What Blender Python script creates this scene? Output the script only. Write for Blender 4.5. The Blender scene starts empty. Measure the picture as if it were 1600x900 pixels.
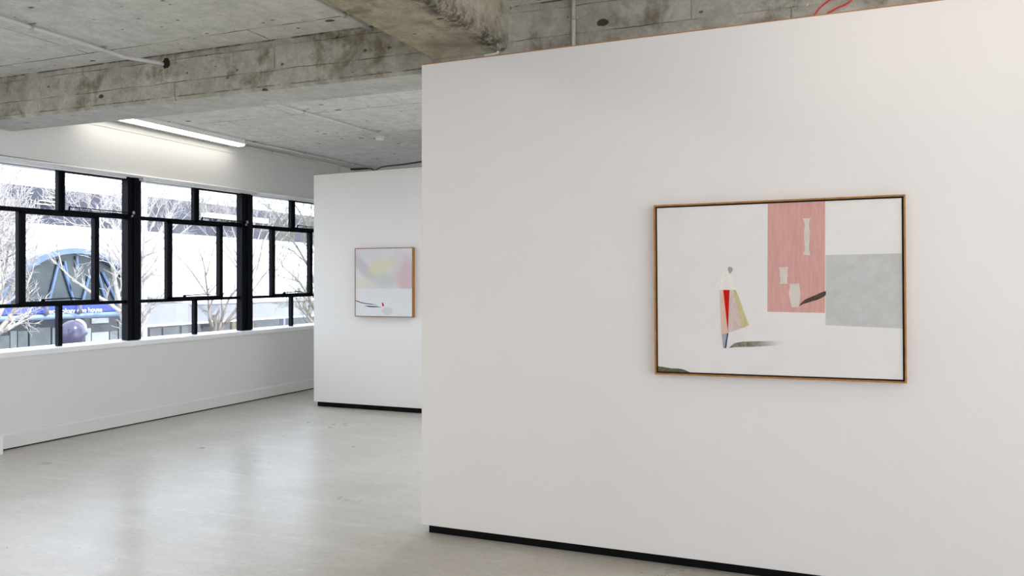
import bpy, bmesh, math, random
from mathutils import Vector, Matrix

S = bpy.context.scene
COL = S.collection

# ------------------------------------------------------------------ camera geometry (photo is 1600 x 900)
FPX, V0, YAW, HC = 1280.0, 440.0, math.radians(22.5), 1.5
FW = (-math.sin(YAW), math.cos(YAW))
RT = (math.cos(YAW), math.sin(YAW))


def ray(u, v):
    a = (u - 800) / FPX
    return (FW[0] + a * RT[0], FW[1] + a * RT[1], (V0 - v) / FPX)


def onx(u, v, x):
    r = ray(u, v); t = x / r[0]
    return Vector((x, r[1] * t, HC + r[2] * t))


def ony(u, v, y):
    r = ray(u, v); t = y / r[1]
    return Vector((r[0] * t, y, HC + r[2] * t))


def onz(u, v, z):
    r = ray(u, v); t = (z - HC) / r[2]
    return Vector((r[0] * t, r[1] * t, z))


# ------------------------------------------------------------------ mesh helpers
class MB:
    """collects shapes; build() links them as ONE mesh object"""

    def __init__(self):
        self.v, self.f, self.m, self.s = [], [], [], []

    def face(self, idx, mi=0, smooth=False):
        self.f.append(tuple(idx)); self.m.append(mi); self.s.append(smooth)

    def box(self, x0, x1, y0, y1, z0, z1, mi=0):
        b = len(self.v)
        self.v += [Vector(p) for p in ((x0, y0, z0), (x1, y0, z0), (x1, y1, z0), (x0, y1, z0),
                                       (x0, y0, z1), (x1, y0, z1), (x1, y1, z1), (x0, y1, z1))]
        for q in ((0, 3, 2, 1), (4, 5, 6, 7), (0, 1, 5, 4), (1, 2, 6, 5), (2, 3, 7, 6), (3, 0, 4, 7)):
            self.face([b + i for i in q], mi)
        return self

    def hexa(self, p, mi=0):
        """8 corners: bottom ring 0-3, top ring 4-7"""
        b = len(self.v)
        self.v += [Vector(q) for q in p]
        for q in ((0, 3, 2, 1), (4, 5, 6, 7), (0, 1, 5, 4), (1, 2, 6, 5), (2, 3, 7, 6), (3, 0, 4, 7)):
            self.face([b + i for i in q], mi)
        return self

    def prism(self, pts, d, mi=0):
        """extrude the polygon pts by the vector d"""
        b, n = len(self.v), len(pts)
        d = Vector(d)
        self.v += [Vector(p) for p in pts] + [Vector(p) + d for p in pts]
        self.face(range(b + n - 1, b - 1, -1), mi)
        self.face(range(b + n, b + 2 * n), mi)
        for i in range(n):
            j = (i + 1) % n
            self.face((b + i, b + j, b + n + j, b + n + i), mi)
        return self

    def poly(self, pts, mi=0):
        b = len(self.v)
        self.v += [Vector(p) for p in pts]
        self.face(range(b, b + len(pts)), mi)
        return self

    def tube(self, pts, rad, n=10, mi=0, cap=True, smooth=True):
        pts = [Vector(p) for p in pts]
        if not isinstance(rad, (list, tuple)):
            rad = [rad] * len(pts)
        b = len(self.v)
        prev = None
        for i, p in enumerate(pts):
            t = (pts[min(i + 1, len(pts) - 1)] - pts[max(i - 1, 0)]).normalized()
            if prev is None:
                a = Vector((0, 0, 1)) if abs(t.z) < .9 else Vector((1, 0, 0))
                u = t.cross(a).normalized()
            else:
                u = (prev - t * prev.dot(t))
                u = u.normalized() if u.length > 1e-6 else t.orthogonal().normalized()
            prev = u
            w = t.cross(u)
            for k in range(n):
                ang = 2 * math.pi * k / n
                self.v.append(p + (u * math.cos(ang) + w * math.sin(ang)) * rad[i])
        for i in range(len(pts) - 1):
            for k in range(n):
                k2 = (k + 1) % n
                self.face((b + i * n + k, b + i * n + k2, b + (i + 1) * n + k2, b + (i + 1) * n + k), mi, smooth)
        if cap:
            self.face([b + k for k in range(n - 1, -1, -1)], mi)
            e = b + (len(pts) - 1) * n
            self.face([e + k for k in range(n)], mi)
        return self

    def lathe(self, prof, c, n=28, mi=0, axis='z', smooth=True):
        """prof = [(r, h)] about an axis through c"""
        b = len(self.v)
        c = Vector(c)
        for r, h in prof:
            for k in range(n):
                a = 2 * math.pi * k / n
                if axis == 'z':
                    self.v.append(c + Vector((r * math.cos(a), r * math.sin(a), h)))
                else:
                    self.v.append(c + Vector((h, r * math.cos(a), r * math.sin(a))))
        for i in range(len(prof) - 1):
            for k in range(n):
                k2 = (k + 1) % n
                self.face((b + i * n + k, b + i * n + k2, b + (i + 1) * n + k2, b + (i + 1) * n + k), mi, smooth)
        self.face([b + k for k in range(n - 1, -1, -1)], mi)
        e = b + (len(prof) - 1) * n
        self.face([e + k for k in range(n)], mi)
        return self

    def build(self, name, mats, parent=None, bevel=0, fix=True):
        me = bpy.data.meshes.new(name)
        me.from_pydata([tuple(p) for p in self.v], [], self.f)
        if not isinstance(mats, (list, tuple)):
            mats = [mats]
        for m in mats:
            me.materials.append(m)
        for p, mi, s in zip(me.polygons, self.m, self.s):
            p.material_index = mi
            p.use_smooth = s
        if fix:
            bm = bmesh.new(); bm.from_mesh(me)
            bmesh.ops.recalc_face_normals(bm, faces=bm.faces)
            bm.to_mesh(me); bm.free()
        me.update()
        o = bpy.data.objects.new(name, me)
        COL.objects.link(o)
        if parent is not None:
            o.parent = parent
            o.matrix_parent_inverse = Matrix.Translation(parent.location).inverted() if parent.rotation_euler[1] == 0 else parent.matrix_basis.inverted()
        if bevel:
            b = o.modifiers.new('bevel', 'BEVEL'); b.width = bevel; b.segments = 2; b.limit_method = 'ANGLE'
        return o


def tag(o, label=None, cat=None, group=None, kind=None):
    for k, val in (('label', label), ('category', cat), ('group', group), ('kind', kind)):
        if val:
            o[k] = val
    return o


def empty(name, loc, label=None, cat=None, group=None, kind=None):
    o = bpy.data.objects.new(name, None)
    COL.objects.link(o)
    o.location = loc
    o.empty_display_size = .1
    return tag(o, label, cat, group, kind)


def copy_tree(o, offset=None, parent=None):
    c = o.copy(); COL.objects.link(c)
    if parent is not None:
        c.parent = parent
        c.matrix_parent_inverse = o.matrix_parent_inverse.copy()
    if offset is not None:
        c.location = o.location + Vector(offset)
    for ch in list(o.children):
        copy_tree(ch, None, c)
    return c


# ------------------------------------------------------------------ materials
def srgb(r, g, b):
    def f(c):
        c /= 255
        return c / 12.92 if c <= .04045 else ((c + .055) / 1.055) ** 2.4
    return (f(r), f(g), f(b), 1)


class NT:
    def __init__(self, name):
        self.m = bpy.data.materials.new(name)
        self.m.use_nodes = True
        self.t = self.m.node_tree
        self.n = self.t.nodes
        self.p = self.n['Principled BSDF']

    def add(self, typ, **kw):
        nd = self.n.new(typ)
        ins = kw.pop('ins', {})
        for k, val in kw.items():
            setattr(nd, k, val)
        for k, val in ins.items():
            if isinstance(val, bpy.types.NodeSocket):
                self.t.links.new(val, nd.inputs[k])
            else:
                nd.inputs[k].default_value = val
        return nd

    def link(self, a, b):
        self.t.links.new(a, b)

    def coord(self, which='Object'):
        return self.add('ShaderNodeTexCoord').outputs[which]

    def math(self, op, a, b=0.0, clamp=False):
        return self.add('ShaderNodeMath', operation=op, use_clamp=clamp, ins={0: a, 1: b}).outputs[0]

    def noise(self, vec, scale, detail=4, rough=.55, dist=0.0):
        return self.add('ShaderNodeTexNoise', ins={'Vector': vec, 'Scale': scale, 'Detail': detail, 'Roughness': rough, 'Distortion': dist}).outputs[0]

    def ramp(self, fac, lo, hi, a=0.0, b=1.0, smooth=True):
        nd = self.add('ShaderNodeMapRange', ins={0: fac, 1: lo, 2: hi, 3: a, 4: b})
        if smooth:
            nd.interpolation_type = 'SMOOTHSTEP'
        return nd.outputs[0]

    def mix(self, fac, a, b, mode='MIX'):
        nd = self.add('ShaderNodeMix', data_type='RGBA', blend_type=mode)
        for i, val in ((0, fac), (6, a), (7, b)):
            if isinstance(val, bpy.types.NodeSocket):
                self.t.links.new(val, nd.inputs[i])
            else:
                nd.inputs[i].default_value = val
        return nd.outputs[2]

    def mapping(self, vec, scale=(1, 1, 1), loc=(0, 0, 0), rot=(0, 0, 0)):
        return self.add('ShaderNodeMapping', ins={'Vector': vec, 'Scale': scale, 'Location': loc, 'Rotation': rot}).outputs[0]

    def bump(self, h, strength=.3, dist=.01):
        nd = self.add('ShaderNodeBump', ins={'Height': h, 'Strength': strength, 'Distance': dist})
        self.link(nd.outputs[0], self.p.inputs['Normal'])

    def base(self, c):
        if isinstance(c, bpy.types.NodeSocket):
            self.link(c, self.p.inputs['Base Color'])
        else:
            self.p.inputs['Base Color'].default_value = c

    def rough(self, r):
        if isinstance(r, bpy.types.NodeSocket):
            self.link(r, self.p.inputs['Roughness'])
        else:
            self.p.inputs['Roughness'].default_value = r


def plain(name, c, rough=.5, metal=0.0, var=.04, scale=8.0, spec=.5):
    """a paint with a faint cloudy variation"""
    k = NT(name)
    nz = k.noise(k.coord(), scale, 3)
    d = tuple(max(0, x * (1 - var)) for x in c[:3]) + (1,)
    e = tuple(min(1, x * (1 + var)) for x in c[:3]) + (1,)
    k.base(k.mix(k.ramp(nz, .3, .7), d, e))
    k.rough(rough)
    k.p.inputs['Metallic'].default_value = metal
    k.p.inputs['Specular IOR Level'].default_value = spec
    return k.m


def concrete(name, light, dark, stain, swz, board, stain_lo=.5, stain_amt=.7, pits=1.0, seam=.55, tint=.16, off=(0, 0), mottle=(.34, .66), edge=None, top=False, grain=(.84, 1.08)):
    """board-marked concrete. swz: which object axes run along / across the boards"""
    k = NT(name)
    co = k.coord()
    sp = k.add('ShaderNodeSeparateXYZ', ins={0: co})
    X, Y, Z = sp.outputs
    if swz == 'xy':
        a, b = X, Y
    elif swz == 'x':
        a, b = X, k.math('ADD', Y, Z)
    else:
        a, b = Y, k.math('ADD', X, Z)
    wob = k.noise(co, 3.0, 3)
    b2 = k.math('ADD', b, k.math('MULTIPLY', k.math('SUBTRACT', wob, .5), .03))
    cv = k.add('ShaderNodeCombineXYZ', ins={0: k.math('ADD', a, off[0]), 1: k.math('ADD', b2, off[1])}).outputs[0]
    br = k.add('ShaderNodeTexBrick', offset=.37, ins={'Vector': cv, 'Scale': 1.0, 'Mortar Size': board[2], 'Mortar Smooth': .5,
               'Brick Width': board[0], 'Row Height': board[1], 'Color1': (1 - tint, 1 - tint, 1 - tint, 1), 'Color2': (1, 1, 1, 1), 'Mortar': (1, 1, 1, 1), 'Bias': .2})
    n1 = k.noise(co, 1.3, 6, .62, .4)
    n2 = k.noise(co, 9.0, 9, .7)
    fine = k.noise(co, 42.0, 5, .65)
    col = k.mix(k.ramp(n1, *mottle), dark, light)
    col = k.mix(.85, col, br.outputs['Color'], 'MULTIPLY')
    # cloudy grain
    g = k.math('MULTIPLY', k.ramp(n2, .3, .72, *grain), k.ramp(fine, .3, .7, .91, 1.06))
    gc = k.add('ShaderNodeCombineColor', ins={0: g, 1: g, 2: g}).outputs[0]
    col = k.mix(1.0, col, gc, 'MULTIPLY')
    # brown / green damp stains: broad blotches broken by runs
    st = k.noise(k.mapping(co, (1.0, 1.0, 1.3), (3.1, .7, 5.5)), 2.3, 10, .72, .25)
    run = k.noise(k.mapping(co, (7.0, 7.0, 1.1), (1.3, 4.4, .2)), 1.5, 6, .6)
    st = k.math('ADD', k.math('MULTIPLY', st, .72), k.math('MULTIPLY', run, .28))
    col = k.mix(k.ramp(st, stain_lo, stain_lo + .13, 0, stain_amt), col, stain)
    pale = k.noise(k.mapping(co, (1.0, 1.0, 1.0), (9.1, 2.7, 1.5)), 3.1, 8, .7, .2)
    col = k.mix(k.ramp(pale, .56, .68, 0, .35), col, tuple(min(1, c * 1.12) for c in light[:3]) + (1,))
    # seams, broken up
    brk = k.ramp(k.noise(co, 4.5, 4), .36, .62)
    col = k.mix(k.math('MULTIPLY', k.math('MULTIPLY', br.outputs['Fac'], brk), seam), col, (.05, .045, .035, 1))
    # blow holes, drawn out along the boards
    def holes(scale, power, size, sq, seed):
        vo = k.add('ShaderNodeTexVoronoi', ins={'Vector': k.mapping(co, sq, (seed, seed, seed)), 'Scale': scale, 'Randomness': 1.0})
        sz = k.add('ShaderNodeSeparateColor', ins={0: vo.outputs['Color']}).outputs[0]
        e_ = k.math('MULTIPLY', k.math('POWER', sz, power), size)
        dd = k.math('ADD', vo.outputs['Distance'], k.math('MULTIPLY', k.math('SUBTRACT', n2, .5), .16))
        return k.ramp(k.math('SUBTRACT', dd, e_), -.02, .03, 1, 0)
    pit = k.math('MAXIMUM', holes(5.6, 3.0, .19, (.8, 1.35, 1.35), 0.0), k.math('MULTIPLY', holes(13.0, 3.0, .16, (.8, 1.2, 1.2), 3.7), .75))
    pit = k.math('MULTIPLY', pit, pits)
    if edge:
        # broken arris: crumbled dark patches along one edge
        dx, dz = k.math('SUBTRACT', X, edge[0]), k.math('SUBTRACT', Z, edge[1])
        d = k.math('SQRT', k.math('ADD', k.math('MULTIPLY', dx, dx), k.math('MULTIPLY', dz, dz)))
        near = k.ramp(d, .02, edge[2], 1, 0)
        rag = k.math('MULTIPLY', k.ramp(k.noise(co, 1.9, 4), .46, .56), k.ramp(k.noise(co, 20, 8, .78), .42, .58))
        pit = k.math('MAXIMUM', pit, k.math('MULTIPLY', k.math('MULTIPLY', near, rag), .85))
    if top:
        # ragged joint under the slab and above the chamfer
        rag = k.ramp(k.noise(k.mapping(co, (1, 1, .1)), 7, 6, .7), .40, .56)
        up_ = k.math('MULTIPLY', k.ramp(k.math('ADD', Z, k.math('MULTIPLY', n2, .010)), 3.192, 3.199, 0, 1), rag)
        lo_ = k.math('MULTIPLY', k.ramp(k.math('ABSOLUTE', k.math('SUBTRACT', k.math('ADD', Z, k.math('MULTIPLY', n2, .012)), 2.883)), .002, .007, 1, 0), rag)
        pit = k.math('MAXIMUM', pit, k.math('MAXIMUM', k.math('MULTIPLY', up_, .85), k.math('MULTIPLY', lo_, .55)))
    col = k.mix(pit, col, (.05, .044, .034, 1))
    k.base(col)
    k.rough(.85)
    k.p.inputs['Specular IOR Level'].default_value = .25
    h = k.math('SUBTRACT', k.math('ADD', k.math('ADD', k.math('MULTIPLY', n2, .6), k.math('MULTIPLY', n1, .4)), k.math('MULTIPLY', fine, .15)),
               k.math('ADD', pit, k.math('MULTIPLY', br.outputs['Fac'], .6)))
    k.bump(h, .45, .012)
    return k.m


M = {}
M['ceiling'] = concrete('ceiling_concrete', srgb(226, 225, 219), srgb(212, 211, 204), srgb(160, 154, 140), 'xy', (2.35, 1.22, .009),
                        stain_lo=.57, stain_amt=.3, pits=.9, seam=.8, tint=.05, off=(.55, .45), mottle=(.2, .8))
M['soffit'] = concrete('beam_soffit_plaster', srgb(204, 203, 197), srgb(190, 189, 183), srgb(150, 143, 128), 'xy', (2.35, 1.22, .001),
                       stain_lo=.57, stain_amt=.3, pits=.3, seam=.0, tint=.0, mottle=(.2, .8))
M['beam'] = concrete('beam_concrete', srgb(202, 198, 187), srgb(174, 168, 154), srgb(104, 94, 68), 'x', (1.45, .168, .004),
                     stain_lo=.49, stain_amt=.72, pits=.95, seam=.75, tint=.14, off=(.3, .075), top=True, grain=(.74, 1.12))
M['beam2'] = concrete('stained_beam_concrete', srgb(190, 182, 162), srgb(166, 155, 130), srgb(100, 86, 56), 'y', (1.6, .14, .003),
                      stain_lo=.49, stain_amt=.62, pits=.9, seam=.3, tint=.08, off=(.1, .05), edge=(-1.995, 2.93, .13), grain=(.72, 1.12))


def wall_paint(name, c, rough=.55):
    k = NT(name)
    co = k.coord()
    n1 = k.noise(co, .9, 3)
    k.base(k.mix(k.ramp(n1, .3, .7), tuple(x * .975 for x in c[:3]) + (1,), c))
    k.rough(rough)
    k.p.inputs['Specular IOR Level'].default_value = .3
    k.bump(k.noise(co, 160, 2), .05, .002)
    return k.m


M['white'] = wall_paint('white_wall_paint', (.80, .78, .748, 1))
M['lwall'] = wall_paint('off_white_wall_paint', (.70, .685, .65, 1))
M['trim'] = plain('white_gloss_trim', (.80, .80, .79, 1), .3, var=.02)
M['kick'] = plain('black_kick', (.004, .004, .0045, 1), .55, var=.2, spec=.12)
M['steel'] = plain('black_window_steel', (.0025, .003, .005, 1), .5, var=.15, spec=.07)
M['chrome'] = plain('worn_metal', (.32, .32, .31, 1), .3, 1.0)
M['ply'] = plain('raw_board_edge', srgb(176, 128, 84), .7, var=.12, scale=30)
M['conduit'] = plain('white_conduit', (.66, .65, .62, 1), .35, var=.06)
M['greyconduit'] = plain('grey_conduit', (.60, .60, .57, 1), .4, var=.06)
M['clip'] = plain('clip_grey', (.5, .5, .49, 1), .35, .4)
M['hole'] = plain('drilled_hole', (.012, .01, .008, 1), .95, var=.3)
M['redcable'] = plain('red_cable', (.75, .03, .015, 1), .35)
M['blackcable'] = plain('black_cable', (.01, .01, .01, 1), .4)
M['fixture'] = plain('fixture_enamel', (.78, .78, .76, 1), .4, var=.02)
M['darkedge'] = plain('fixture_dark_edge', (.10, .10, .10, 1), .5)
M['plastic'] = plain('white_plastic', (.78, .78, .76, 1), .35, var=.02)


def emit(name, c, s):
    k = NT(name)
    k.base((.8, .8, .8, 1))
    k.p.inputs['Emission Color'].default_value = c
    k.p.inputs['Emission Strength'].default_value = s
    return k.m


M['lamp'] = emit('lit_diffuser', (1.0, .955, .88, 1), 6.0)
M['fill_warm'] = emit('warm_fill_diffuser', (1.0, .83, .64, 1), 13.0)  # for the added fill lamps out of view near the viewer
M['lamp3'] = emit('soft_warm_diffuser', (1.0, .86, .69, 1), 8.5)
M['lamp5'] = emit('strong_warm_diffuser', (1.0, .86, .70, 1), 37.0)
M['fill_cool'] = emit('cool_fill_diffuser', (.80, .90, 1.0, 1), 56.0)  # for the added fill lamps hidden beyond the foreground partition


def floor_mat():
    k = NT('polished_concrete_floor')
    co = k.coord()
    n1 = k.noise(co, .55, 5, .6, .5)
    n2 = k.noise(co, 1.7, 6, .6, .2)
    n3 = k.noise(co, 22, 5, .6)
    col = k.mix(k.ramp(n1, .32, .68), srgb(170, 165, 154), srgb(184, 180, 171))
    col = k.mix(k.ramp(n2, .42, .8, 0, .35), col, srgb(200, 198, 192))
    col = k.mix(k.ramp(n2, .46, .25, 0, .25), col, srgb(166, 161, 150))
    g = k.ramp(n3, .3, .7, .93, 1.05)
    col = k.mix(1.0, col, k.add('ShaderNodeCombineColor', ins={0: g, 1: g, 2: g}).outputs[0], 'MULTIPLY')
    tr = k.noise(k.mapping(co, (.8, 3.4, 1), (2, 5, 0), (0, 0, .5)), 2.2, 8, .72, .3)
    col = k.mix(k.ramp(tr, .5, .68, 0, .30), col, srgb(208, 207, 202))
    col = k.mix(k.ramp(tr, .46, .30, 0, .28), col, srgb(150, 146, 138))
    fl = k.noise(k.mapping(co, (1, 1.9, 1), (4, 1, 0), (0, 0, .4)), 11, 4, .55)
    col = k.mix(k.ramp(fl, .66, .72, 0, .40), col, srgb(214, 212, 206))
    k.base(col)
    k.rough(k.ramp(n2, .2, .8, .26, .36))
    k.p.inputs['Specular IOR Level'].default_value = .42
    k.bump(k.noise(co, 9, 4), .04, .004)
    return k.m


M['floor'] = floor_mat()


def glass_mat(name, tint=(.97, .985, .98, 1), refl=1.0):
    k = NT(name)
    tr = k.add('ShaderNodeBsdfTransparent', ins={'Color': tint})
    gl = k.add('ShaderNodeBsdfGlossy', ins={'Color': (.9, .9, .9, 1), 'Roughness': .02})
    fr = k.add('ShaderNodeFresnel', ins={'IOR': 1.45})
    mx = k.add('ShaderNodeMixShader')
    k.link(k.math('MULTIPLY', fr.outputs[0], refl), mx.inputs[0])
    k.link(tr.outputs[0], mx.inputs[1]); k.link(gl.outputs[0], mx.inputs[2])
    out = [n for n in k.n if n.type == 'OUTPUT_MATERIAL'][0]
    k.link(mx.outputs[0], out.inputs[0])
    return k.m


M['glass'] = glass_mat('window_glass', refl=.22)

# ------------------------------------------------------------------ the room
XW = -6.965          # inner face of the window wall
ZC = 3.2             # slab underside
YB = 10.45           # rear wall
XE, YN = 4.6, -4.2   # unseen right and near walls
ZS = -2.8            # street level


def struct(mb, name, mat, label, bevel=0, parent=None):
    o = mb.build(name, mat, parent, bevel)
    return tag(o, label, None, None, 'structure')


struct(MB().box(-7.2, XE + .2, YN - .2, YB + .2, -.3, 0), 'floor', M['floor'], 'polished grey concrete floor of the gallery')
struct(MB().box(-7.25, XE + .2, YN - .2, YB + .2, ZC, ZC + .35), 'ceiling', M['ceiling'], 'raw grey concrete slab ceiling with pits and formwork lines')

# window wall: spandrel, lintel, end piers
WY0, WY1 = 1.22, 10.06
w = MB()
w.box(-7.2, XW, YN - .2, YB + .2, ZS, .845)
w.hexa([(-7.2, YN - .2, 2.585), (XW, YN - .2, 2.585), (XW, YB + .2, 2.648), (-7.2, YB + .2, 2.648),
        (-7.2, YN - .2, ZC + .1), (XW, YN - .2, ZC + .1), (XW, YB + .2, ZC + .1), (-7.2, YB + .2, ZC + .1)])
w.box(-7.2, XW, YN - .2, WY0, .845, 2.6)
w.box(-7.2, XW, WY1, YB + .2, .845, 2.65)
# slightly proud band under the slab
w.box(XW, XW + .008, YN, YB, 3.062, ZC)
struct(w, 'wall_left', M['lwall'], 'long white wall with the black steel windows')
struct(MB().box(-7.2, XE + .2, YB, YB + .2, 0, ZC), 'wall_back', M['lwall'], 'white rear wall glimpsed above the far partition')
m = MB().box(XE, XE + .2, YN - .2, YB + .2, 0, .85).box(XE, XE + .2, YN - .2, YB + .2, 2.75, ZC)
for ya, yb in ((YN - .2, -3.6), (-.4, 0), (3.3, 5.4), (10.2, YB + .2)):  # gaps between these piers are openings added to let in more sky light
    m.box(XE, XE + .2, ya, yb, .85, 2.75)
struct(m, 'wall_east', M['white'], 'unseen white side wall to the right with openings added for fill light')
m = MB().box(-7.2, XE + .2, YN - .2, YN, 0, .85).box(-7.2, XE + .2, YN - .2, YN, 2.75, ZC)
for xa, xb in ((-7.2, -5.2), (-4.0, -2.0), (-.9, 1.8), (2.9, XE + .2)):  # openings left here are added to brighten the partition from the front
    m.box(xa, xb, YN - .2, YN, .85, 2.75)
struct(m, 'wall_near', M['white'], 'unseen white wall behind the viewer with openings added for fill light')

# baseboard with a shadow gap at the floor
b = MB()
prof = [(XW, .012), (XW + .016, .012), (XW + .016, .128), (XW + .010, .143), (XW, .147)]
b.prism([(x, YN, z) for x, z in prof], (0, YB - YN, 0))
b.box(XW, XW + .004, YN, YB, 0, .012, 1)
struct(b, 'baseboard_left', [M['lwall'], M['kick']], 'white baseboard along the foot of the window wall')
# boxed-out skirting that just enters the frame at the left edge
p0 = onz(2.6, 710, 0)
b = MB().box(XW + .016, p0.x + .02, p0.y - .9, p0.y, 0, .158)
struct(b, 'trim_1', M['trim'], 'white boxed-out skirting end at the left edge of the photo', .004)

# sill and head trim
def zsill(y): return .872 + (y - 4.97) * .0040
def zhead(y): return 2.612 + (y - 4.97) * .0098


y0, y1 = WY0 - .05, WY1 + .05
def yz(prof, ya, yb, zf, mi=0, mb=None):
    mb = mb or MB()
    n = len(prof)
    b0 = len(mb.v)
    for y in (ya, yb):
        for x, dz in prof:
            mb.v.append(Vector((x, y, zf(y) + dz)))
    mb.face(range(b0 + n - 1, b0 - 1, -1), mi); mb.face(range(b0 + n, b0 + 2 * n), mi)
    for i in range(n):
        j = (i + 1) % n
        mb.face((b0 + i, b0 + j, b0 + n + j, b0 + n + i), mi)
    return mb


s = yz([(-7.19, .010), (-6.952, .001), (-6.943, -.004), (-6.940, -.012), (-6.940, -.046), (-6.949, -.057), (-6.966, -.057), (-6.966, -.035), (-7.19, -.035)], y0, y1, zsill)
struct(s, 'trim_2', M['trim'], 'white window sill board running under the steel windows')
s = yz([(XW, .006), (-6.944, .002), (-6.934, -.004), (-6.930, -.010), (-6.932, -.015), (-6.945, -.020), (XW, -.021)], y0, y1, zhead)
yz([(-7.012, -.012), (-6.995, -.02), (-6.995, -.026), (-7.020, -.03), (-7.024, -.047), (-7.19, -.047), (-7.19, -.012)], y0, y1, zhead, 0, s)
yz([(-6.94, -.012), (-7.02, -.012), (-7.02, -.022), (-6.94, -.019)], y0, y1, zhead, 0, s)
struct(s, 'trim_3', M['trim'], 'white head trim running above the steel windows')

# ------------------------------------------------------------------ concrete beams
YBM = 4.67
bm_ = MB()
bm_.prism([(-7.1, YBM, ZC + .1), (-7.1, YBM, 2.872), (-7.1, YBM + .018, 2.85), (-7.1, 5.08, 2.85), (-7.1, 5.08, ZC + .1)], (XE + 7.15, 0, 0))
bm_.m[4] = 1
struct(bm_, 'ceiling_beam', [M['beam'], M['soffit']], 'long board-marked concrete beam crossing the room above the window')
b2 = MB()
b2.prism([(-2.48, YN, ZC + .1), (-2.48, YN, 2.94), (-2.465, YN, 2.925), (-1.995, YN, 2.925), (-1.965, YN, 2.955), (-1.935, YN, ZC + .1)], (0, YBM - YN + .02, 0))
struct(b2, 'ceiling_beam', M['beam2'], 'stained concrete cross beam that meets the partition top near its left end')

# ------------------------------------------------------------------ partitions
def partition(name, x0, x1, yf, th, zb, ztop, kick_in, kick_x, label):
    """ztop(x): height of the top edge"""
    e = empty(name, ((x0 + x1) / 2, yf + th / 2, 0), label, None, None, 'structure')
    zt = .006
    m = MB().hexa([(x0, yf, zb), (x1, yf, zb), (x1, yf + th, zb), (x0, yf + th, zb),
                   (x0, yf, ztop(x0) - zt), (x1, yf, ztop(x1) - zt), (x1, yf + th, ztop(x1) - zt), (x0, yf + th, ztop(x0) - zt)])
    m.build('panel', M['white'], e, .003)
    m = MB().hexa([(x0 + .004, yf + .004, ztop(x0) - zt), (x1, yf + .004, ztop(x1) - zt), (x1, yf + th - .004, ztop(x1) - zt), (x0 + .004, yf + th - .004, ztop(x0) - zt),
                   (x0 + .004, yf + .004, ztop(x0)), (x1, yf + .004, ztop(x1)), (x1, yf + th - .004, ztop(x1)), (x0 + .004, yf + th - .004, ztop(x0))])
    tag(m.build('board_edge', M['ply'], e), 'raw brown board edge along the top')
    m = MB().box(kick_x, x1 - .02, yf + kick_in, yf + th - kick_in, 0, zb)
    j = kick_x + .82
    while j < x1 - .3:
        m.box(j, j + .004, yf + kick_in - .0015, yf + kick_in, .004, zb); j += 1.22
    tag(m.build('kick_strip', M['kick'], e), 'black recessed kick strip')
    return e


YP1 = 4.30
partition('wall_right', -2.364, 3.9, YP1, .25, .054, lambda x: 2.795 + .0190 * (min(x, .5) + 2.362), .04, -2.334,
          'large white gallery partition in the foreground carrying the wide landscape painting')
YP2 = 8.19
partition('wall_middle', -5.973, -1.2, YP2, .22, .060, lambda x: 2.785 + .0150 * (x + 5.973), .04, -5.947,
          'white partition farther back between window and foreground partition')

# ------------------------------------------------------------------ windows
XG = -7.045
def zl(p, q):
    """height line z(y) through two photo points on the window plane"""
    a, b_ = onx(*p, XG), onx(*q, XG)
    return lambda y: a.z + (b_.z - a.z) * (y - a.y) / (b_.y - a.y)


def yat(u, x=XG): return onx(u, 400, x).y


tran = [zl((0, 325), (391, 353.5)), .0]      # centre of the upper transom
lowr = zl((0, 478.5), (489, 461))            # centre of the lower transom


def bar(mb, ya, yb, zlo, zhi, x0=-7.075, x1=-7.03, mi=0):
    f = lambda z, y: z(y) if callable(z) else z
    mb.hexa([(x0, ya, f(zlo, ya)), (x1, ya, f(zlo, ya)), (x1, yb, f(zlo, yb)), (x0, yb, f(zlo, yb)),
             (x0, ya, f(zhi, ya)), (x1, ya, f(zhi, ya)), (x1, yb, f(zhi, yb)), (x0, yb, f(zhi, yb))], mi)


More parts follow.
